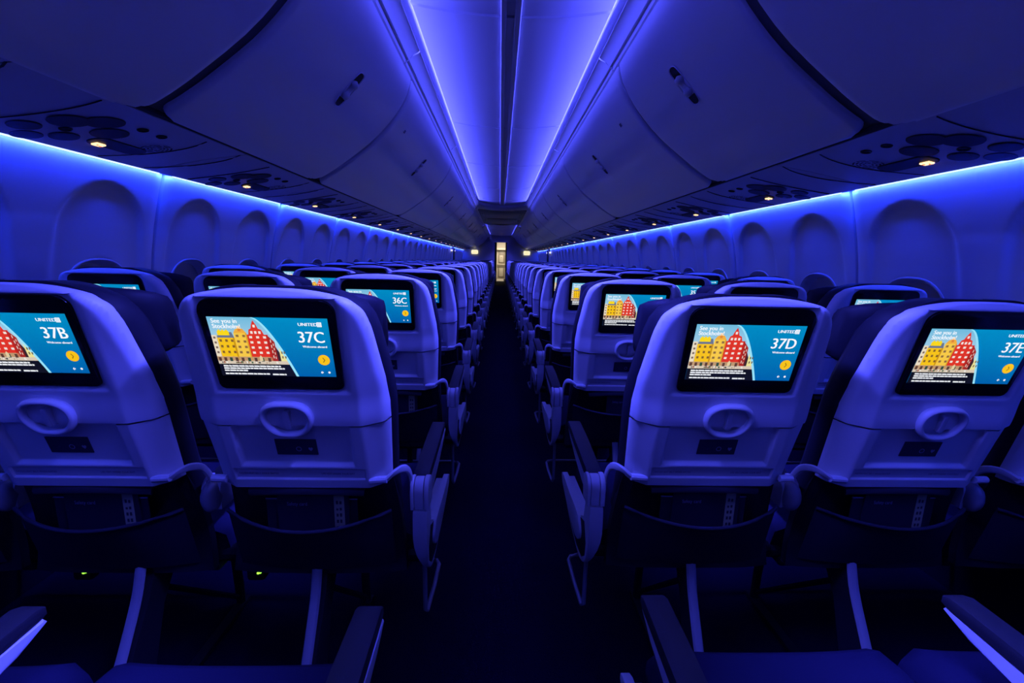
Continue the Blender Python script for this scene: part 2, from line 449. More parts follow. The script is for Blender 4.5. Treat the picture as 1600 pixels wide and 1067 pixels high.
# ---- upholstery
def back_cushion():
    bm = bmesh.new()
    vs = [-.14, -.10, -.05, 0, .05, .1, .15, .2, .25, .3, .34, .38, .41, .435, .455, .462, .466, .468]
    rings = []
    for v in vs:
        w_ = width(min(v, .45)) + .001 if v < .45 else max(.03, width(min(v, .468)) - .004)
        # bolster section, from the shell round the front
        d0, d1 = -.034, -.112 + .03 * sstep(.38, .48, v)
        sec = [(-w_ * .98, d0), (-w_ - .006, d0 - .016), (-w_ - .006, d0 - .045), (-w_ * .93, d1 + .004), (-w_ * .80, d1), (-w_ * .55, d1 + .022), (0, d1 + .026),
               (w_ * .55, d1 + .022), (w_ * .80, d1), (w_ * .93, d1 + .004), (w_ + .006, d0 - .045), (w_ + .006, d0 - .016), (w_ * .98, d0)]
        rings.append([BP(x, v - (.29 * max(0, -d - .02) * sstep(.2, .45, v)), d) for x, d in sec])
    V = grid(bm, rings)
    for r in (V[0], V[-1]): bm.faces.new(r)
    for i in range(len(V) - 1): bm.faces.new((V[i][0], V[i + 1][0], V[i + 1][-1], V[i][-1]))
    return to_mesh('back_cushion', bm, 'leather', ang=60)
def headrest():
    bm = bmesh.new(); rings = []
    for i in range(15):
        u = -1 + 2 * i / 14; a = abs(u); x = .174 * math.sin(u * 1.25) / math.sin(1.25)
        fwd = -.105 - .055 * max(0, a - .45) ** 1.4 / .43
        th = .030 - .006 * a
        hv = .082 * (1 - .28 * a ** 5)
        cv = .352 - .02 * a ** 2
        sec = []
        for k in range(12):
            t = 2 * math.pi * k / 12; c, s_ = math.cos(t), math.sin(t)
            sec.append(BP(x, cv + math.copysign(abs(s_) ** .6, s_) * hv, fwd + math.copysign(abs(c) ** .8, c) * th))
        rings.append(sec)
    V = [[bm.verts.new(p) for p in r] for r in rings]
    for i in range(14):
        for k in range(12): bm.faces.new((V[i][k], V[i][(k + 1) % 12], V[i + 1][(k + 1) % 12], V[i + 1][k]))
    bm.faces.new(V[0]); bm.faces.new(V[-1])
    return to_mesh('headrest', bm, 'leather', ang=70)
def seat_cushion():
    bm = bmesh.new(); rings = []
    prof = [(.10, .475), (.16, .488), (.25, .487), (.35, .494), (.42, .498), (.465, .490), (.490, .470), (.495, .44), (.485, .41), (.45, .392), (.30, .385), (.12, .385)]
    for i in range(17):
        u = -1 + 2 * i / 16; x = .222 * u
        dz = .012 * abs(u) ** 3 * (1 if abs(u) < .9 else 1 - ((abs(u) - .9) / .1) * 1.2) ; sq = 0 if abs(u) < .9 else .016 * ((abs(u) - .9) / .1) ** 2
        cx, cz = .30, .44
        rings.append([(x, y + (cx - y) * sq * 2.5, z + (dz if z > .44 else 0) + (cz - z) * sq * 14 * (1 if z > .44 else .6)) for y, z in prof])
    V = [[bm.verts.new(p) for p in r] for r in rings]; n = len(prof)
    for i in range(16):
        for k in range(n): bm.faces.new((V[i][k], V[i][(k + 1) % n], V[i + 1][(k + 1) % n], V[i + 1][k]))
    bm.faces.new(V[0]); bm.faces.new(V[-1])
    return to_mesh('seat_cushion', bm, 'cushion_fabric', ang=60)
def lower_back():
    bm = bmesh.new()
    rows = []
    for i in range(9):
        t = i / 8; z = lerp(.665, .40, t); y = .028 + .030 * math.sin(t * 2.4); w_ = lerp(.192, .215, t)
        rows.append([(-w_ + 2 * w_ * j / 12, y + .012 * (abs(j - 6) / 6) ** 4, z) for j in range(13)])
    grid(bm, rows)
    r = bmesh.ops.extrude_face_region(bm, geom=list(bm.faces))
    for g in r['geom']:
        if isinstance(g, bmesh.types.BMVert): g.co.y += .02
    return to_mesh('lower_back_panel', bm, 'dark_plastic')
def pocket():
    bm = bmesh.new(); rows = []
    for i in range(9):
        t = i / 8
        rows.append([(x, .02 - .055 * (1 - (x / .19) ** 2) * (1 - .55 * t) + .035 * t, .590 - .022 * (1 - (x / .19) ** 2) * (1 - t) - .165 * t) for x in [(-.19 + .38 * j / 16) for j in range(17)]])
    grid(bm, rows)
    tube(bm, [Vector(p) + Vector((0, -.002, .001)) for p in rows[0]], .0045, mi=0)
    return to_mesh('literature_pocket', bm, 'fabric', ang=80)
def bumper():      # the curved lower edge seen beneath the tray
    bm = bmesh.new()
    pts = [(x, .012 - .012 * (1 - (x / .13) ** 2), .640 + .010 * (1 - (x / .13) ** 2)) for x in [-.13 + .26 * k / 12 for k in range(13)]]
    tube(bm, pts, .01, flat=(.010, .006)); return to_mesh('pocket_rim', bm, 'frame_metal')
def frame_beams():
    bm = bmesh.new()
    tube(bm, [(-.243, .13, .40), (.243, .13, .40)], .022, 10); tube(bm, [(-.243, .37, .37), (.243, .37, .37)], .020, 10)
    box(bm, (0, .28, .375), (.40, .36, .02), .004)
    return to_mesh('seat_frame', bm, 'dark_plastic')
def rear_leg():
    bm = bmesh.new()
    P = smooth_path([(0, .075, .46), (0, .045, .44), (0, .015, .36), (0, -.035, .27), (0, -.10, .16), (0, -.17, .03)], 5)
    tube(bm, P, .01, 8, flat=(.0125, .009))
    return to_mesh('rear_leg', bm, 'leg_metal')
def leg_web():
    bm = bmesh.new()
    prism(bm, [(.07, .44), (.03, .35), (-.03, .26), (-.15, .04), (-.15, .0), (-.07, .0), (.02, .16), (.07, .30), (.14, .40)], -.004, .018)
    return to_mesh('leg_web', bm, 'dark_plastic')
def front_leg():
    bm = bmesh.new()
    tube(bm, smooth_path([(0, .37, .37), (0, .39, .2), (0, .40, .0)], 3), .014, 8)
    tube(bm, [(0, .38, .05), (0, .08, .34)], .008, 6)
    return to_mesh('front_leg', bm, 'dark_plastic')
def seat_track():
    bm = bmesh.new(); box(bm, (0, .12, .008), (.03, .62, .016), .003); return to_mesh('track_cover', bm, 'dark_plastic')
def bag_bar(s, out):
    bm = bmesh.new()
    if out:
        P = [(-s * .243, .46, .135), (s * .205, .46, .135), (s * .232, .452, .135), (s * .243, .43, .136), (s * .243, .32, .143), (s * .238, .21, .150), (s * .236, .19, .17), (s * .236, .19, .37)]
    else: P = [(-.243, .46, .135), (.243, .46, .135)]
    tube(bm, P, .0065, 8); return to_mesh('baggage_bar', bm, 'leg_metal')
# ---- arms (centred on x = 0, pivot towards the row behind)
def arm_body():
    bm = bmesh.new()
    ol = [(.075, .640), (.10, .632), (.30, .640), (.40, .648), (.405, .640), (.36, .622), (.25, .604), (.14, .590), (.085, .588)]
    prism(bm, ol, -.019, .019, bev=.003)
    return to_mesh('armrest', bm, 'shell_trim')
def arm_pad():
    bm = bmesh.new()
    ol = [(.075, .634), (.10, .654), (.30, .664), (.395, .668), (.408, .662), (.408, .650), (.395, .646), (.30, .642), (.12, .632)]
    prism(bm, ol, -.022, .018, bev=.004)
    return to_mesh('arm_pad', bm, 'arm_pad')
def hinge_cap():
    bm = bmesh.new()
    for x0, x1, mi, g in ((-.024, -.016, 0, 0), (-.0145, .0075, 0, -.003), (.009, .021, 0, 0)):
        ol = []
        for k in range(11): a = math.radians(-20 + 200 * k / 10); ol.append((.075 + (.032 + g) * math.cos(a), .618 + (.032 + g) * math.sin(a)))
        ol += [(.045 - g, .575), (.100, .575)]
        prism(bm, ol, x0, x1, mi=mi, bev=.002)
    return to_mesh('hinge_cap', bm, 'shell_trim')
def side_panel(s):
    bm = bmesh.new()
    ol = smooth_path([(.045, .572, 0), (.042, .50, 0), (.058, .425, 0), (.10, .378, 0), (.16, .362, 0), (.28, .366, 0), (.40, .388, 0), (.455, .415, 0), (.462, .436, 0)], 3)
    ol = [(p.x, p.y) for p in ol] + [(.44, .452), (.30, .462), (.16, .476), (.11, .505), (.10, .572)]
    prism(bm, ol, min(s * -.018, s * .016), max(s * -.018, s * .016), bev=.003)
    for v in bm.verts:                                     # the lower end tapers towards the aisle
        t = sstep(.50, .37, v.co.z) * sstep(.30, .10, v.co.y)
        if s * v.co.x < 0: v.co.x += s * .020 * t
    return to_mesh('side_panel', bm, 'shell_trim')
def side_inset(s, k):
    bm = bmesh.new()
    if k == 0: ol = [(.10, .50), (.070, .455), (.075, .415), (.11, .386), (.18, .372), (.28, .376), (.40, .397), (.452, .420), (.445, .450), (.30, .460), (.16, .476)]; a, b = .010, .0172
    else: ol = [(.150, .484), (.122, .455), (.132, .425), (.18, .406), (.28, .406), (.38, .418), (.456, .434), (.450, .462), (.30, .472), (.20, .484)]; a, b = .006, .024; ol = [(p.x, p.y) for p in smooth_path([(y_, z_, 0) for y_, z_ in ol + ol[:1]], 3)][:-1]
    prism(bm, ol, min(s * a, s * b), max(s * a, s * b), bev=.002)
    return to_mesh('side_inset', bm, 'dark_plastic' if k == 0 else 'shell_trim')
def bracket(s):
    bm = bmesh.new()
    tube(bm, [(s * .150, -.006, .680), (s * .188, -.006, .683)], .0085, 10)
    P = smooth_path([(s * .186, -.004, .683), (s * .200, .006, .692), (s * .214, .024, .694), (s * .224, .048, .680), (s * .228, .066, .645), (s * .228, .075, .60)], 5)
    tube(bm, P, .01, 8, flat=(.005, .009))
    return to_mesh('pivot_bracket', bm, 'shell_trim')
def small_pivot(s):
    bm = bmesh.new(); tube(bm, [(-s * .168, -.006, .682), (-s * .200, -.004, .682)], .0085, 10); return to_mesh('pivot_pin', bm, 'shell_trim')
def knob():
    bm = bmesh.new(); box(bm, (0, .085, .52), (.034, .05, .20), .006)
    bmesh.ops.create_uvsphere(bm, u_segments=16, v_segments=10, radius=1)
    for v in bm.verts: v.co = Vector((v.co.x * .022, .045 + v.co.y * .028, .608 + v.co.z * .038))
    return to_mesh('arm_pivot', bm, 'leg_metal')
def power_box():
    bm = bmesh.new(); box(bm, (0, .22, .315), (.05, .08, .09), .008); return to_mesh('power_outlet', bm, 'dark_plastic')
def led():
    bm = bmesh.new(); box(bm, (.012, .176, .300), (.006, .006, .005), .001); box(bm, (.018, .176, .301), (.005, .006, .003), .001); return to_mesh('outlet_light', bm, 'led_green')

P = {}
for f in (upper_shell, tray_table, bezel, latch_ring, latch, placard, display, back_cushion, headrest, seat_cushion, lower_back, pocket, bumper,
          frame_beams, rear_leg, leg_web, front_leg, seat_track, arm_body, arm_pad, hinge_cap, knob, power_box, led):
    P[f.__name__] = f()
for s in (-1, 1):
    P['bar', s] = bag_bar(s, True); P['panel', s] = side_panel(s); P['in0', s] = side_inset(s, 0); P['in1', s] = side_inset(s, 1)
    P['bracket', s] = bracket(s); P['pin', s] = small_pivot(s)
P['bar', 0] = bag_bar(1, False); P['words', 0] = printed_words(0); P['words', 1] = printed_words(1)

PITCH = .762; NROWS = 24
ORD = ['zeroth', 'first', 'second', 'third', 'fourth', 'fifth', 'sixth', 'seventh', 'eighth', 'ninth', 'tenth', 'eleventh', 'twelfth', 'thirteenth', 'fourteenth', 'fifteenth',
       'sixteenth', 'seventeenth', 'eighteenth', 'nineteenth', 'twentieth', 'twenty-first', 'twenty-second', 'twenty-third', 'twenty-fourth']
SEATX = {'A': -1.415, 'B': -.950, 'C': -.470, 'D': .470, 'E': .950, 'F': 1.415}
def arm(seat, x, s, aisle, detail):
    a = add('armrest', P['arm_body'], seat, (x, 0, 0))
    add('arm_pad', P['arm_pad'], a); add('hinge_cap', P['hinge_cap'], a)
    if not aisle and detail: add('arm_pivot', P['knob'], a)
    if aisle:
        p = add('side_panel', P['panel', s], seat, (x, 0, 0))
        add('side_inset', P['in0', s], p); o = add('side_inset', P['in1', s], p)
def build_seat(row, letter):
    """row 38 is the row the picture is taken from"""
    s = 1 if letter in 'ABC' else -1                      # towards the aisle
    x = SEATX[letter]; y = (.94 if s > 0 else .962) + (37 - row) * PITCH
    k = 38 - row; detail = k <= 8
    side = 'left' if s > 0 else 'right'
    kind = {'A': 'window', 'F': 'window', 'B': 'middle', 'E': 'middle', 'C': 'aisle', 'D': 'aisle'}[letter]
    if row == 38: lab = 'dark %s seat on the %s, only its cushion showing at the picture bottom' % (kind, side)
    elif row >= 35: lab = 'pale-backed %s seat on the %s, its screen showing %d%s, in the %s row' % (kind, side, row, letter, ORD[k])
    else: lab = 'pale-backed %s seat on the %s side, in the %s row of seatbacks' % (kind, side, ORD[k])
    root = thing('airline_seat', lab, 'seat', (x, y, 0), 'airline seats in rows of three on either side')
    sh = add('seat_back', P['upper_shell'], root)
    add('latch_surround', P['latch_ring'], sh)
    tr = add('tray_table', P['tray_table'], root); add('placard', P['placard'], tr)
    if k <= 4: add('printed_words', P['words', 0], tr); add('printed_words', P['words', 1], tr)
    add('tray_latch', P['latch'], tr)
    mo = add('monitor', P['bezel'], root); add('display', P['display'], mo)
    if k <= 10:
        nm = '%d%s' % (row, letter)
        if nm not in P: P[nm] = number(nm)
        add('seat_number', P[nm], mo)
    add('back_cushion', P['back_cushion'], root); add('headrest', P['headrest'], root); add('seat_cushion', P['seat_cushion'], root)
    add('lower_back_panel', P['lower_back'], root)
    pk = add('literature_pocket', P['pocket'], root); add('pocket_rim', P['bumper'], pk)
    add('seat_frame', P['frame_beams'], root)
    add('pivot_bracket', P['bracket', s], root); add('pivot_pin', P['pin', s], root)
    add('baggage_bar', P['bar', s if letter in 'CD' else 0], root)
    if letter in 'BCDE':
        lx = 0 if letter in 'CD' else s * .057
        rl = add('rear_leg', P['rear_leg'], root, (lx, 0, 0)); add('leg_web', P['leg_web'], rl)
        add('front_leg', P['front_leg'], root, (lx, 0, 0)); add('track_cover', P['seat_track'], root, (lx, 0, 0))
    if letter in 'CD':
        arm(root, s * .252, s, True, detail)
        arm(root, -s * .240, s, False, detail)
    elif letter in 'BE': arm(root, -s * .2325, s, False, detail)
    else: arm(root, -s * .235, s, False, False)
    if letter in 'AB' and k <= 3 and k > 0:
        pw = add('power_outlet', P['power_box'], root, ({'B': .245, 'A': .235}[letter] - .003, 0, 0)); add('outlet_light', P['led'], pw)
    if row == 38:                                          # this row is reclined
        th = math.radians(13); R_ = Matrix.Translation((0, .02, .64)) @ Matrix.Rotation(th, 4, 'X') @ Matrix.Translation((0, -.02, -.64))
        for c in root.children:
            if c.name.split('.')[0] in ('seat_back', 'tray_table', 'monitor', 'back_cushion', 'headrest'):
                c.location = R_.to_translation(); c.rotation_euler = (th, 0, 0)
    return root
for row in range(38, 37 - NROWS, -1):
    for L in 'ABCDEF': build_seat(row, L)

# ------------------------------------------------------------------ safety cards and magazines in the pockets
def card_mesh(lean):
    bm = bmesh.new()
    def q(x0, x1, z0, z1, y, mi):
        a = bm.faces.new([bm.verts.new(p) for p in ((x0, y, z0), (x1, y, z0), (x1, y, z1), (x0, y, z1))]); a.material_index = mi
    box(bm, (0, .0165, .575), (.165, .003, .12), 0)
    q(.048, .072, .516, .6345, .0140, 1)
    rr = random.Random(5)
    for k in range(5):
        z = .545 + k * .016
        for j in range(2): q(.053 + j * .008, .058 + j * .008, z, z + rr.uniform(.005, .009), .0136, 0)
    V, F = text_polys('Safety card', .0125)
    vv = [bm.verts.new((-.060 + a * .85, .0138, .605 + b)) for a, b in V]
    for p in F:
        f = bm.faces.new([vv[i] for i in p]); f.material_index = 2
    return to_mesh('safety_card', bm, ['card_dark', 'card_yellow', 'card_grey'], smooth=False)
CARD = card_mesh(0); CARD2 = card_mesh(0)
def leaflet_mesh():
    bm = bmesh.new(); box(bm, (0, .0215, .56), (.21, .003, .12), 0); box(bm, (0, .0195, .619), (.212, .002, .002), 0, mi=1)
    return to_mesh('magazine', bm, ['card_dark', 'card_grey'], smooth=False)
LEAF = leaflet_mesh()
where = {'B': 'left middle seat 37B', 'C': 'left aisle seat 37C', 'D': 'right aisle seat 37D', 'E': 'right middle seat 37E'}
for L in 'BCDE':
    s = 1 if L in 'ABC' else -1; x = SEATX[L] + .01; y = .94 if s > 0 else .962
    thing('safety_card', 'dark safety card with a yellow icon strip in the pocket of ' + where[L], 'safety card', (x, y, 0), 'safety cards in the nearest pockets', CARD)
    thing('magazine', 'dark grey booklet behind the safety card in the pocket of ' + where[L], 'booklet', (x - .005, y, 0), 'booklets in the nearest pockets', LEAF)
for L in 'CD':
    s = 1 if L in 'ABC' else -1; y = (.94 if s > 0 else .962) + PITCH
    thing('safety_card', 'dark safety card in the pocket of the second-row seat 36' + L, 'safety card', (SEATX[L] + .03, y, 0), 'safety cards in the second-row pockets', CARD2)

# ------------------------------------------------------------------ floor
Y0, Y1 = -2.6, 19.5
bm = bmesh.new(); box(bm, (0, (Y0 + 28.5) / 2, -.02), (3.6, 28.5 - Y0, .04)); struct('floor', to_mesh('floor', bm, 'carpet', smooth=False))

# ------------------------------------------------------------------ side walls with window reveals
WB = [(-.1, 1.66), (.3, 1.72), (.75, 1.735), (1.0, 1.715), (1.18, 1.685), (1.3, 1.660), (1.44, 1.622), (1.55, 1.588), (1.62, 1.56)]
def win_centres(s):
    c0 = 1.92 if s < 0 else 1.84
    return [c0 + .56 * k for k in range(-7, 32) if Y0 + .3 < c0 + .56 * k < Y1 - .3 and not (14.2 < c0 + .56 * k < 15.6)]
def seams(s):
    c0 = 2.20 if s < 0 else 2.12
    return [c0 + 1.12 * k for k in range(-4, 16) if Y0 < c0 + 1.12 * k < Y1]
def seam_y(ys, z): return ys + .0
def wall(s):
    bm = bmesh.new(); cs = win_centres(s); sm = seams(s)
    ys = set(round(Y0 + .0125 * i, 4) for i in range(int((Y1 - Y0) / .0125) + 1))
    for q in sm:
        for d in (-.008, -.005, -.002, .002, .005, .008): ys.add(round(q + d, 4))
    ys = sorted(ys); zs = [-.05, .1, .3, .5, .6, .66] + [.7 + .0125 * i for i in range(64)] + [1.5, 1.53, 1.56]
    rows = []
    for z in sorted(set(zs)):
        b = interp(WB, z); r = []
        for y in ys:
            X = b; c = min(cs, key=lambda q: abs(q - y)); dy = y - c
            if abs(dy) < .28:
                hw = .190 + .050 * sstep(1.4, 1.0, z)
                top = 1.445
                # distance inside a round-topped arch
                if z > top - hw * .9:
                    zz = (z - (top - hw * .9)) / .9; rr_ = math.hypot(dy, zz) if zz > 0 else abs(dy); ins = hw - rr_
                else: ins = hw - abs(dy)
                soft = .014 + .045 * sstep(1.35, .95, z)
                X += .015 * sstep(0, soft, ins) * sstep(.66, .85, z)
                e = (dy / .160) ** 2 + ((z - .955) / .188) ** 2          # the window itself
                X += .045 * sstep(1.0, .72, e) 
            q = min(sm, key=lambda t: abs(t - y)); dq = abs(y - q)
            X += .025 * sstep(.009, .003, dq)
            X += .006 * sstep(.05, 0, dq)
            r.append((s * X, y, z))
        rows.append(r)
    grid(bm, rows); me = to_mesh('wall', bm, 'wall', ang=60)
    return me
struct('wall_left', wall(-1)); struct('wall_right', wall(1))
def window_mesh():
    bm = bmesh.new(); n = 40
    R = []
    for (a, b, dx) in ((.166, .194, .0), (.164, .192, -.008), (.159, .187, -.009), (.153, .181, -.002), (.140, .168, .03)):
        R.append([bm.verts.new((dx, a * math.copysign(abs(math.cos(2 * math.pi * k / n)) ** .8, math.cos(2 * math.pi * k / n)), b * math.copysign(abs(math.sin(2 * math.pi * k / n)) ** .8, math.sin(2 * math.pi * k / n)))) for k in range(n)])
    for i in range(len(R) - 1):
        for k in range(n): bm.faces.new((R[i][k], R[i][(k + 1) % n], R[i + 1][(k + 1) % n], R[i + 1][k]))
    f = bm.faces.new(R[-1]); f.material_index = 1
    return to_mesh('window', bm, ['window_rim', 'shade'], ang=40)
WM = window_mesh(); wn = 0
for s in (-1, 1):
    for c in win_centres(s):
        if c < .6: continue
        wn += 1
        o = struct('window_%d' % wn, WM, (s * 1.738, c, .955)); o.rotation_euler = (0, -.14, 0 if s > 0 else math.pi)
for s in (-1, 1):
    bm = bmesh.new(); box(bm, (s * 1.69, (Y0 + Y1) / 2, .33), (.05, Y1 - Y0 - .02, .66), .004)
    struct('baseboard_left' if s < 0 else 'baseboard_right', to_mesh('dado', bm, 'carpet', smooth=False))
# ------------------------------------------------------------------ light strips above the side walls
tn = 0
for s in (-1, 1):
    sm = [Y0] + seams(s) + [Y1]
    for a, b in zip(sm, sm[1:]):
        if 14.3 < (a + b) / 2 < 15.5 or b - a < .3: continue
        bm = bmesh.new(); box(bm, (s * 1.590, (a + b) / 2, EYE + .348), (.010, b - a - .09, .008), .002)
        tn += 1; o = struct('trim_%d' % tn, to_mesh('light_strip', bm, 'strip_glow')); 
        bm = bmesh.new(); box(bm, (s * 1.577, (a + b) / 2, EYE + .362), (.012, b - a - .01, .014), .002)
        tn += 1; struct('trim_%d' % tn, to_mesh('strip_rail', bm, 'rail'))

# ------------------------------------------------------------------ passenger service panels
def psuz(x): return EYE + .4195 - (abs(x) - 1.165) * .182         # underside of the panel at lateral x
PSU_P = .93
def psu_panel(s, y0, y1):
    bm = bmesh.new()
    x0, x1 = 1.150, 1.572
    pts = []
    for i in range(9):
        x = lerp(x0, x1, i / 8); bow = .006 * math.sin(math.pi * i / 8)
        pts.append((x, psuz(x) + bow))
    rows = []
    nn = 18
    for j in range(nn + 1):
        t = j / nn; r = []
        for i, (x, z) in enumerate(pts):
            y = lerp(y0, y1, t) + .16 * (((x1 - x) / (x1 - x0)) ** 1.6) * .0
            r.append((s * x, y, z))
        rows.append(r)
    grid(bm, rows)
    r = bmesh.ops.extrude_face_region(bm, geom=list(bm.faces))
    for g in r['geom']:
        if isinstance(g, bmesh.types.BMVert): g.co.z += .02
    return to_mesh('service_panel', bm, 'psu')
def disc_mesh(name, r, h, m, rim_=0, n=24, ry=None):
    bm = bmesh.new(); ry = ry or r
    prof = [(1.0, 0), (1.0, -h * .6), (.94, -h), (.80, -h), (.74, -h * .2), (0, -h * .1)] if rim_ else [(1.0, 0), (.97, -h), (0, -h)]
    prev = None
    for q, z in prof:
        if q == 0:
            c = bm.verts.new((0, 0, z)); [bm.faces.new((prev[k], prev[(k + 1) % n], c)) for k in range(n)]; break
        ring = [bm.verts.new((r * q * math.cos(2 * math.pi * k / n), ry * q * math.sin(2 * math.pi * k / n), z)) for k in range(n)]
        if prev: [bm.faces.new((prev[k], prev[(k + 1) % n], ring[(k + 1) % n], ring[k])) for k in range(n)]
        prev = ring
    return to_mesh(name, bm, m)
DM = {'big': disc_mesh('reading_light', .055, .003, 'psu_dark', 0, ry=.050), 'vent': disc_mesh('air_vent', .040, .004, 'psu_dark', 0, ry=.040),
      'btn': disc_mesh('call_button', .017, .004, 'psu_dark', 1)}
def speaker_mesh():
    bm = bmesh.new()
    for q in range(4):
        r0, r1 = .012 + q * .011, .018 + q * .011; n = 28
        a = [bm.verts.new((r0 * math.cos(2 * math.pi * k / n), r0 * math.sin(2 * math.pi * k / n), -.003)) for k in range(n)]
        b = [bm.verts.new((r1 * math.cos(2 * math.pi * k / n), r1 * math.sin(2 * math.pi * k / n), -.003)) for k in range(n)]
        for k in range(n):
            if (k + q) % 4: bm.faces.new((a[k], a[(k + 1) % n], b[(k + 1) % n], b[k]))
    return to_mesh('speaker_grille', bm, 'psu_dark')
SPK = speaker_mesh()
def sign_mesh():
    bm = bmesh.new(); box(bm, (0, 0, -.002), (.024, .036, .006), .002)
    box(bm, (.003, -.009, -.0055), (.005, .005, .002), 0, mi=1); box(bm, (-.003, .008, -.0055), (.004, .009, .002), 0, mi=1)
    return to_mesh('lit_sign', bm, ['sign_warm', 'sign_red'])
SGN = sign_mesh()
def sign_plate():
    bm = bmesh.new(); prism(bm, rrect(.075, .21, .03, 6), -.003, .002, axis='Z'); return to_mesh('sign_plate', bm, 'psu_dark')
SGP = sign_plate()
def arc_trim(s, k):
    bm = bmesh.new(); pts = []
    for i in range(15):
        t = i / 14; x = lerp(1.175, 1.56, t)
        y = (.09, .10, .05)[k] * (1 - ((x - 1.34) / .22) ** 2)
        pts.append((s * x, y, psuz(x) + .006 * math.sin(math.pi * (x - 1.15) / .42) - .0005))
    tube(bm, pts, .0025, 6, flat=(.003, .0016)); return to_mesh('panel_joint', bm, 'psu_dark')
ARC = {(s, k): arc_trim(s, k) for s in (-1, 1) for k in (0, 1, 2)}
pk = 0
for s in (-1, 1):
    yc = 1.70 if s < 0 else 1.60; k = -3
    while True:
        k += 1; y = yc + PSU_P * k                        # y of the lit sign
        if y > Y1 - .3: break
        y0, y1 = y - .55, y - .55 + PSU_P - .006
        if k < -2: continue
        nm = ('first', 'second', 'third', 'fourth', 'fifth', 'sixth', 'seventh', 'eighth', 'ninth', 'tenth')
        where_ = 'behind the viewer' if y < .5 else 'number %d from the viewer' % (k + 2)
        idx = k + 2
        ordn = ORD[idx] if 0 < idx < len(ORD) else 'rearmost'
        lab = ('%s service panel from the viewer under the %s bins, warm sign lit' % (ordn, 'left' if s < 0 else 'right')) if y > .5 else 'plain service panel overhead beside the viewer, under the %s bins' % ('left' if s < 0 else 'right')
        o = thing('service_panel', lab, 'service panel', (0, 0, 0), 'service panels under the bins', psu_panel(s, y0, y1))
        if y < .5: continue
        def put(name, me, x, yy, par=o):
            p = add(name, me, par, (s * x, yy, psuz(x) + .004)); p.rotation_euler = (0, s * .182, 0); return p
        put('reading_light', DM['big'], 1.300, y - .155); put('reading_light', DM['big'], 1.362, y - .065); put('reading_light', DM['big'], 1.365, y - .205)
        put('air_vent', DM['vent'], 1.478, y - .23); put('air_vent', DM['vent'], 1.478, y - .105); put('air_vent', DM['vent'], 1.540, y - .165)
        put('call_button', DM['btn'], 1.262, y - .05); put('call_button', DM['btn'], 1.262, y + .035); put('call_button', DM['btn'], 1.425, y - .155)
        sp = put('sign_plate', SGP, 1.440, y + .06); g = add('lit_sign', SGN, sp, (s * .02, -.06, -.004))
        put('speaker_grille', SPK, 1.362, y + .14)
        for q, dy in ((0, .11), (1, .33), (2, -.33)):
            add('panel_joint', ARC[s, q], o, (0, y + dy, 0))
# ------------------------------------------------------------------ overhead bins
PROF = [(.553, .992), (.563, .945), (.580, .895), (.607, .845), (.645, .790), (.690, .737), (.740, .685), (.795, .636), (.855, .590), (.915, .547), (.970, .508), (1.020, .476), (1.065, .450), (1.105, .432), (1.135, .424)]
def prof_at(t):
    f = t * (len(PROF) - 1); i = min(int(f), len(PROF) - 2); q = f - i
    a, b = PROF[i], PROF[i + 1]; x, z = lerp(a[0], b[0], q), lerp(a[1], b[1], q)
    tx, tz = b[0] - a[0], b[1] - a[1]; L = math.hypot(tx, tz)
    return x, z + EYE, (tz / L, -tx / L)                    # outward (into the cabin, down) normal
def bin_door(s, y0, y1, lift):
    bm = bmesh.new(); rows = []; n = 44; gap = .016
    ts = [i / n for i in range(n + 1)]
    cols = sorted(set([0, .004, .01, .02, .03, .045, .06, .08, .1, .13, .17] + [.17 + (y1 - y0 - .34) * i / 8 for i in range(9)] + [y1 - y0 - q for q in (0, .004, .01, .02, .03, .045, .06, .08, .1, .13, .17)]))
    for t in ts:
        x, z, nn = prof_at(t); r = []
        inset = .11 * max(0, (t - .86) / .14) ** 2.6 + gap      # rounded lower corners
        for c in cols:
            y = max(y0 + inset, min(y1 - inset, y0 + c))
            e = min(y - y0 - inset, y1 - inset - y, 1)
            ed = max(0, 1 - e / .018) ** 2; eb = max(0, (t - .965) / .035) ** 2; et = max(0, (.02 - t) / .02) ** 2
            off = lift + .006 - .010 * max(ed, eb, et)
            r.append((s * (x + nn[0] * off), y, z + nn[1] * off))
        rows.append(r)
    grid(bm, rows); bmesh.ops.remove_doubles(bm, verts=bm.verts, dist=2e-5)
    es = [e for e in bm.edges if e.is_boundary]
    r = bmesh.ops.extrude_edge_only(bm, edges=es)
    for g in r['geom']:
        if isinstance(g, bmesh.types.BMVert):
            best = min(range(n + 1), key=lambda i: (abs(g.co.x) - prof_at(i / n)[0]) ** 2 + (g.co.z - prof_at(i / n)[1]) ** 2)
            nn = prof_at(best / n)[2]; g.co.x -= s * nn[0] * (.02 + lift); g.co.z -= nn[1] * (.02 + lift)
    return to_mesh('bin_door', bm, 'bin', ang=50)
def bin_body(s, y0, y1):
    bm = bmesh.new(); ol = []
    for t in [i / 20 for i in range(21)]:
        x, z, nn = prof_at(t); ol.append((s * (x - nn[0] * .012), z - nn[1] * .012))
    ol += [(s * 1.145, EYE + .445), (s * 1.62, EYE + .50), (s * 1.5, EYE + .80), (s * .9, EYE + 1.02), (s * .60, EYE + 1.02)]
    prism(bm, ol, y0 + .002, y1 - .002, axis='Y')
    return to_mesh('bin_body', bm, 'bin_inner', ang=40)
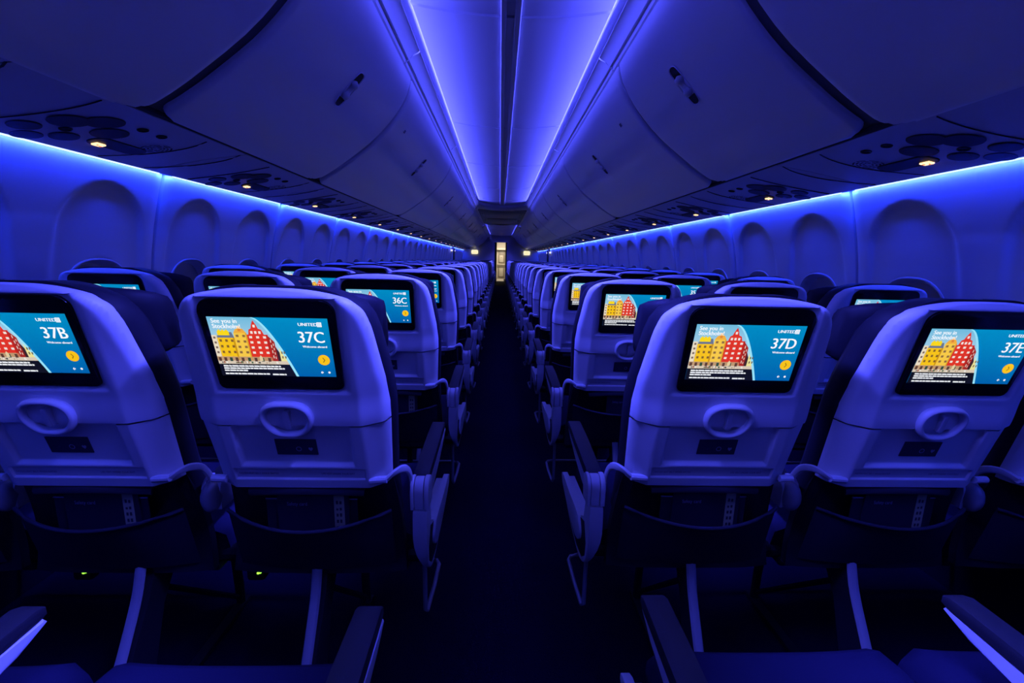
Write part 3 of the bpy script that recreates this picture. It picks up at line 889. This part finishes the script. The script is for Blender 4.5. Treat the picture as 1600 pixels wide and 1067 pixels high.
def latch_parts(s):
    t0 = .40; x, z, nn = prof_at(.385); d = Vector((prof_at(.45)[0] - prof_at(.32)[0], 0, prof_at(.45)[1] - prof_at(.32)[1])).normalized()
    Nv = Vector((nn[0], 0, nn[1])); C0 = Vector((x, 0, z)) + Nv * .0065; Yv = Vector((0, 1, 0))
    def W(a, b, c):
        v = C0 + d * a + Yv * b + Nv * c; return (s * v.x, v.y, v.z)
    bm = bmesh.new(); n = 32
    R = []
    for k_, h in ((1.0, .0), (.95, .0025), (.88, .001), (.86, -.001)):
        ring = []
        for k in range(n):
            a = 2 * math.pi * k / n; c, sn = math.cos(a), math.sin(a)
            ring.append(bm.verts.new(W((.088 - .022) * math.copysign(min(1, abs(c) * 1.6), c) + .026 * c * k_ , .038 * sn * k_, h)))
        R.append(ring)
    for i in range(3):
        for k in range(n): bm.faces.new((R[i][k], R[i][(k + 1) % n], R[i + 1][(k + 1) % n], R[i + 1][k]))
    f = bm.faces.new(R[-1]); f.material_index = 1
    base = to_mesh('latch_recess', bm, ['bin', 'gap'])
    bm = bmesh.new()
    rings = []
    for i in range(15):
        u = -1 + 2 * i / 14; a = .048 * u; lob = max(0, 1 - ((abs(u) - .62) / .38) ** 2) if abs(u) > .24 else 0
        hw = .017 + .013 * lob; hh = .005 + .010 * lob
        if abs(u) == 1: hw = hh = .002
        rings.append([bm.verts.new(W(a, hw * math.cos(2 * math.pi * k / 10), .002 + hh * math.sin(2 * math.pi * k / 10))) for k in range(10)])
    for i in range(14):
        for k in range(10): bm.faces.new((rings[i][k], rings[i][(k + 1) % 10], rings[i + 1][(k + 1) % 10], rings[i + 1][k]))
    return base, to_mesh('latch_handle', bm, 'latch', ang=80)
LP = {s: latch_parts(s) for s in (-1, 1)}
BINS = {-1: [-2.6, -.70, 1.46, 2.74, 4.86, 6.98, 9.10, 11.2, 13.3, 15.4, 17.5, 19.45], 1: [-2.6, -.75, 1.39, 2.46, 4.50, 6.58, 8.66, 10.74, 12.84, 14.94, 17.04, 19.45]}
for s in (-1, 1):
    B = BINS[s]
    for i, (a, b) in enumerate(zip(B, B[1:])):
        sd = 'left' if s < 0 else 'right'
        lab = ('closed overhead bin on the %s, behind the viewer' % sd if i == 0 else 'large dark overhead bin nearest the viewer on the %s, cut by the picture edge' % sd if i == 1
               else 'short closed overhead bin with oval latch, second on the %s' % sd if i == 2 else 'closed pale overhead bin, %s along the %s side' % (ORD[i], sd))
        o = thing('overhead_bin', lab, 'overhead bin', (0, 0, 0), 'overhead bins along both sides', bin_body(s, a, b))
        lift = .020 if i <= 1 else .0
        d = add('bin_door', bin_door(s, a + (.0 if i != 2 else .045), b, lift), o)
        if i >= 1:
            yc = (a + b) / 2 + (.02 if i == 2 else 0)
            add('latch_recess', LP[s][0], d, (0, yc, 0)); add('latch_handle', LP[s][1], d, (0, yc, 0))
        if i == 3:
            x, z, nn = prof_at(.30); bm = bmesh.new()
            box(bm, (s * (x + nn[0] * .007), a + .26, z + nn[1] * .007), (.020, .030, .001), 0, rot=Matrix.Rotation(s * math.atan2(.56, .43) * 1.0, 4, 'Y'))
            add('bin_label', to_mesh('bin_label', bm, 'print_dark'), d)
# dark reveal and lower rail between the bins and the service panels
for s in (-1, 1):
    bm = bmesh.new(); box(bm, (s * 1.142, (Y0 + Y1) / 2, EYE + .440), (.03, Y1 - Y0, .03), .002)
    tn += 1; struct('trim_%d' % tn, to_mesh('reveal', bm, 'gap'))

# ------------------------------------------------------------------ ceiling and coves
def ceil_profile(x, drop=0):
    a = abs(x); z = 1.075 + .04 * (a / .47) ** 2 + (1.3 * (a - .45) if a > .45 else 0); return EYE + z - drop
def ceiling(name, y0, y1, seams_, drop0, drop1):
    bm = bmesh.new()
    ys = set([y0, y1]); n = int((y1 - y0) / .15)
    for i in range(n): ys.add(y0 + (y1 - y0) * i / n)
    for q in seams_:
        for d in (-.03, -.012, -.006, 0, .006, .012, .03): ys.add(q + d)
    rows = []
    for y in sorted(ys):
        dq = min([abs(y - q) for q in seams_] + [9]); g = .014 * sstep(.012, .003, dq) ; b = -.004 * sstep(.05, .0, dq)
        r = []
        for i in range(41):
            x = -.64 + 1.28 * i / 40; r.append((x, y, ceil_profile(x, lerp(drop0, drop1, (y - y0) / (y1 - y0))) + g + b))
        rows.append(r)
    grid(bm, rows)
    return to_mesh(name, bm, 'ceiling', ang=40)
CE = [-1.4, .4, 2.22, 3.95, 5.5, 7.2, 8.6]
struct('ceiling', ceiling('ceiling', Y0, 9.32, CE, 0, 0))
struct('ceiling_front', ceiling('ceiling_front', 13.4, Y1, [15.2, 17.3], .10, .10))
# twin centre rails
def rails(y0, y1, d0, d1):
    bm = bmesh.new()
    for x0, x1, h in ((-.050, -.024, .016), (.012, .042, .016)):
        A = [(x0, EYE + 1.075 - h), (x0 + .004, EYE + 1.075 - h - .004), (x1 - .004, EYE + 1.075 - h - .004), (x1, EYE + 1.075 - h), (x1, EYE + 1.09), (x0, EYE + 1.09)]
        a = [bm.verts.new((x, y0, z - d0)) for x, z in A]; b = [bm.verts.new((x, y1, z - d1)) for x, z in A]
        bm.faces.new(a); bm.faces.new(b)
        for k in range(6): bm.faces.new((a[k], a[(k + 1) % 6], b[(k + 1) % 6], b[k]))
    return to_mesh('rail', bm, 'rail', smooth=False)
ry = [Y0, 4.62, 6.1, 7.6, 9.25]
for a, b in zip(ry, ry[1:]): tn += 1; struct('trim_%d' % tn, rails(a + .006, b - .006, 0, 0))
tn += 1; struct('trim_%d' % tn, rails(16.6, 19.3, .10, .10))
# valances that hide the cove lights
def valance(s, y0, y1, drop):
    bm = bmesh.new()
    P1 = [(.560, .985), (.545, .990), (.540, 1.004), (.532, 1.008), (.524, 1.004), (.519, 1.012), (.505, 1.028), (.478, 1.040), (.468, 1.048), (.470, 1.058), (.480, 1.062), (.50, 1.040), (.56, 1.030), (.64, 1.035), (.64, 1.02), (.60, 1.0)]
    prism(bm, [(s * x, EYE + z - drop) for x, z in P1], y0, y1, axis='Y')
    return to_mesh('valance', bm, 'bin', ang=30)
VS = [Y0, -1.4, .52, 2.54, 4.5, 6.3, 7.9, 9.3]
for s in (-1, 1):
    for a, b in zip(VS, VS[1:]):
        tn += 1; struct('trim_%d' % tn, valance(s, a + .006, b - .006, 0))
        if b < 9: 
            bm = bmesh.new(); prism(bm, [(s * x, EYE + z) for x, z in [(.560, .990), (.535, 1.000), (.500, 1.024), (.500, 1.030), (.64, 1.030), (.64, 1.02)]], b - .006, b + .006, axis='Y')
            tn += 1; struct('trim_%d' % tn, to_mesh('valance_joint', bm, 'bin', smooth=False))
    tn += 1; struct('trim_%d' % tn, valance(s, 9.3, 13.4, .02))
    for a, b in ((13.4, 16.4), (16.4, 19.4)):
        tn += 1; struct('trim_%d' % tn, valance(s, a, b - .012, .10))
    # unseen board added behind the cove to stop light leaks
    bm = bmesh.new(); box(bm, (s * .645, (Y0 + 9.35) / 2, EYE + 1.20), (.01, 9.35 - Y0, .46)); box(bm, (s * .645, 16.4, EYE + 1.06), (.01, 6.2, .36))
    tn += 1; struct('trim_%d' % tn, to_mesh('cove_leak_board', bm, 'ceiling', smooth=False))
# rounded rim that ends the first cove, and the flat dark panel beyond it
bm = bmesh.new(); rows = []
for i in range(25):
    x = -.56 + 1.12 * i / 24; yb = 9.32 - .42 * (abs(x) / .56) ** 3.2
    rows.append([(x, yb, EYE + 1.12 + .12 * (abs(x) / .56) ** 2), (x, yb, EYE + 1.035 + .02 * (abs(x) / .56) ** 2), (x, yb + .06, EYE + 1.005 + .03 * (abs(x) / .56) ** 2), (x, 9.62, EYE + .995 + .02 * (abs(x) / .56) ** 2)])
grid(bm, rows); tn += 1; struct('trim_%d' % tn, to_mesh('cove_end', bm, 'bin', ang=50))
bm = bmesh.new(); box(bm, (0, 11.5, EYE + 1.015), (1.16, 3.85, .03), .004)
for x, y, sx, sy in ((0, 10.6, .78, 1.3), (0, 12.3, .74, 1.5)): box(bm, (x, y, EYE + .998), (sx, sy, .006), .002)
for s in (-1, 1):
    for y in (10.5, 12.3): box(bm, (s * .44, y, EYE + .996), (.05, .8, .008), .002, mi=1)
struct('ceiling_middle', to_mesh('ceiling_middle', bm, ['ceiling_dark', 'rail']))
bm = bmesh.new(); box(bm, (0, 13.42, EYE + 1.06), (1.2, .03, .14)); tn += 1; struct('trim_%d' % tn, to_mesh('cove_start', bm, 'bin', smooth=False))

# ------------------------------------------------------------------ bulkheads
def bulk_poly(s):
    pts = [(s * .27, 0), (s * .27, EYE + .80), (s * .545, EYE + .80)]
    pts += [(s * x, EYE + z) for x, z in PROF[5:]]
    return [(s * .262, 0), (s * .262, EYE + .66), (s * .32, EYE + .74), (s * .62, EYE + .82), (s * .75, EYE + .70), (s * 1.13, EYE + .43), (s * 1.60, EYE + .37), (s * 1.74, .8), (s * 1.70, 0)]
for s in (-1, 1):
    bm = bmesh.new(); prism(bm, bulk_poly(s), 19.5, 19.54, axis='Y')
    struct('wall_front_left' if s < 0 else 'wall_front_right', to_mesh('bulkhead', bm, 'bulkhead', smooth=False))
bm = bmesh.new(); prism(bm, [(-.64, EYE + .78), (-.27, EYE + .70), (.27, EYE + .70), (.64, EYE + .78), (.64, EYE + 1.2), (-.64, EYE + 1.2)], 19.47, 19.52, axis='Y')
tn += 1; struct('trim_%d' % tn, to_mesh('header', bm, 'bulkhead', smooth=False))
bm = bmesh.new(); box(bm, (0, Y0 - .02, 1.1), (3.5, .04, 2.5)); struct('wall_back', to_mesh('wall_back', bm, 'bulkhead', smooth=False))
for s in (-1, 1):
    bm = bmesh.new(); box(bm, (0, 0, 0), (.27, .05, .16), .03, 4)
    o = thing('exit_sign', 'glowing cream exit sign high on the front partition, %s of the aisle' % ('left' if s < 0 else 'right'), 'exit sign', (s * 1.125, 19.46, EYE + .272), 'exit signs on the front partition', to_mesh('exit_sign', bm, 'exit_face'))
    V, F = text_polys('EXIT', .085, 'CENTER'); me = bpy.data.meshes.new('exit_text')
    me.from_pydata([(x, -.027, y - .03) for x, y in V], [], F); me.materials.append(MATS['exit_text']); add('exit_text', me, o)
# ------------------------------------------------------------------ over-wing exits
for s in (-1, 1):
    sd = 'left' if s < 0 else 'right'
    bm = bmesh.new(); box(bm, (s * 1.55, 14.85, EYE + .12), (.04, .22, .40), .01)
    o = struct('door_%d' % (1 if s < 0 else 2), to_mesh('exit_door_post', bm, 'dark_plastic'))
    for y in (14.45, 15.25):
        bm = bmesh.new(); box(bm, (s * 1.60, y, EYE + .10), (.03, .03, .50), .008)
        add('door_edge', to_mesh('door_edge', bm, 'shell_trim'), o)
        bm = bmesh.new(); box(bm, (s * 1.575, y, EYE + .235), (.05, .16, .05), .01)
        add('exit_lamp', to_mesh('exit_lamp', bm, 'exit_lamp'), o)
# ------------------------------------------------------------------ forward galley seen through the aisle opening
bm = bmesh.new(); box(bm, (.30, 26.6, 1.08), (2.2, .05, 2.16)); 
o = thing('galley_unit', 'warmly lit cream galley unit at the far end of the aisle', 'galley', (0, 0, 0), None, to_mesh('galley_unit', bm, 'galley_cream', smooth=False))
def gpart(name, c, s_, m, bev=.01, par=o):
    bm = bmesh.new(); box(bm, c, s_, bev); return add(name, to_mesh(name, bm, m), par)
up = gpart('upper_cupboard', (.075, 26.56, 1.30), (.40, .04, .72), 'galley_grey'); gpart('cupboard_panel', (.055, 26.53, 1.20), (.25, .03, .42), 'galley_cream', .04, up)
gpart('cupboard_handle', (.055, 26.51, 1.27), (.05, .02, .03), 'galley_grey', .004, up)
gpart('counter', (.05, 26.53, .86), (.46, .10, .05), 'galley_cream'); gpart('counter_edge', (.05, 26.53, .77), (.46, .08, .03), 'galley_cream')
ct = gpart('trolley_door', (.06, 26.56, .42), (.40, .04, .66), 'galley_grey'); gpart('trolley_panel', (.05, 26.53, .42), (.24, .03, .50), 'galley_cream', .04, ct)
gpart('curtain_rail', (.05, 26.3, 1.75), (.6, .05, .10), 'galley_cream')
bm = bmesh.new(); box(bm, (0, 25.2, .004), (.40, 2.7, .008)); tn += 1; struct('trim_%d' % tn, to_mesh('lit_floor_patch', bm, 'lit_floor_patch', smooth=False))  # pale slab on the carpet, coloured to look lit from the galley
for s in (-1, 1):
    bm = bmesh.new(); box(bm, (.51 if s > 0 else -.46, 23.4, 1.05), (.5, 2.6, 2.1), .01)
    thing('wardrobe', 'dark closet beyond the partition, %s of the aisle' % ('left' if s < 0 else 'right'), 'closet', (0, 0, 0), 'closets beyond the partition', to_mesh('wardrobe', bm, 'dark_plastic'))
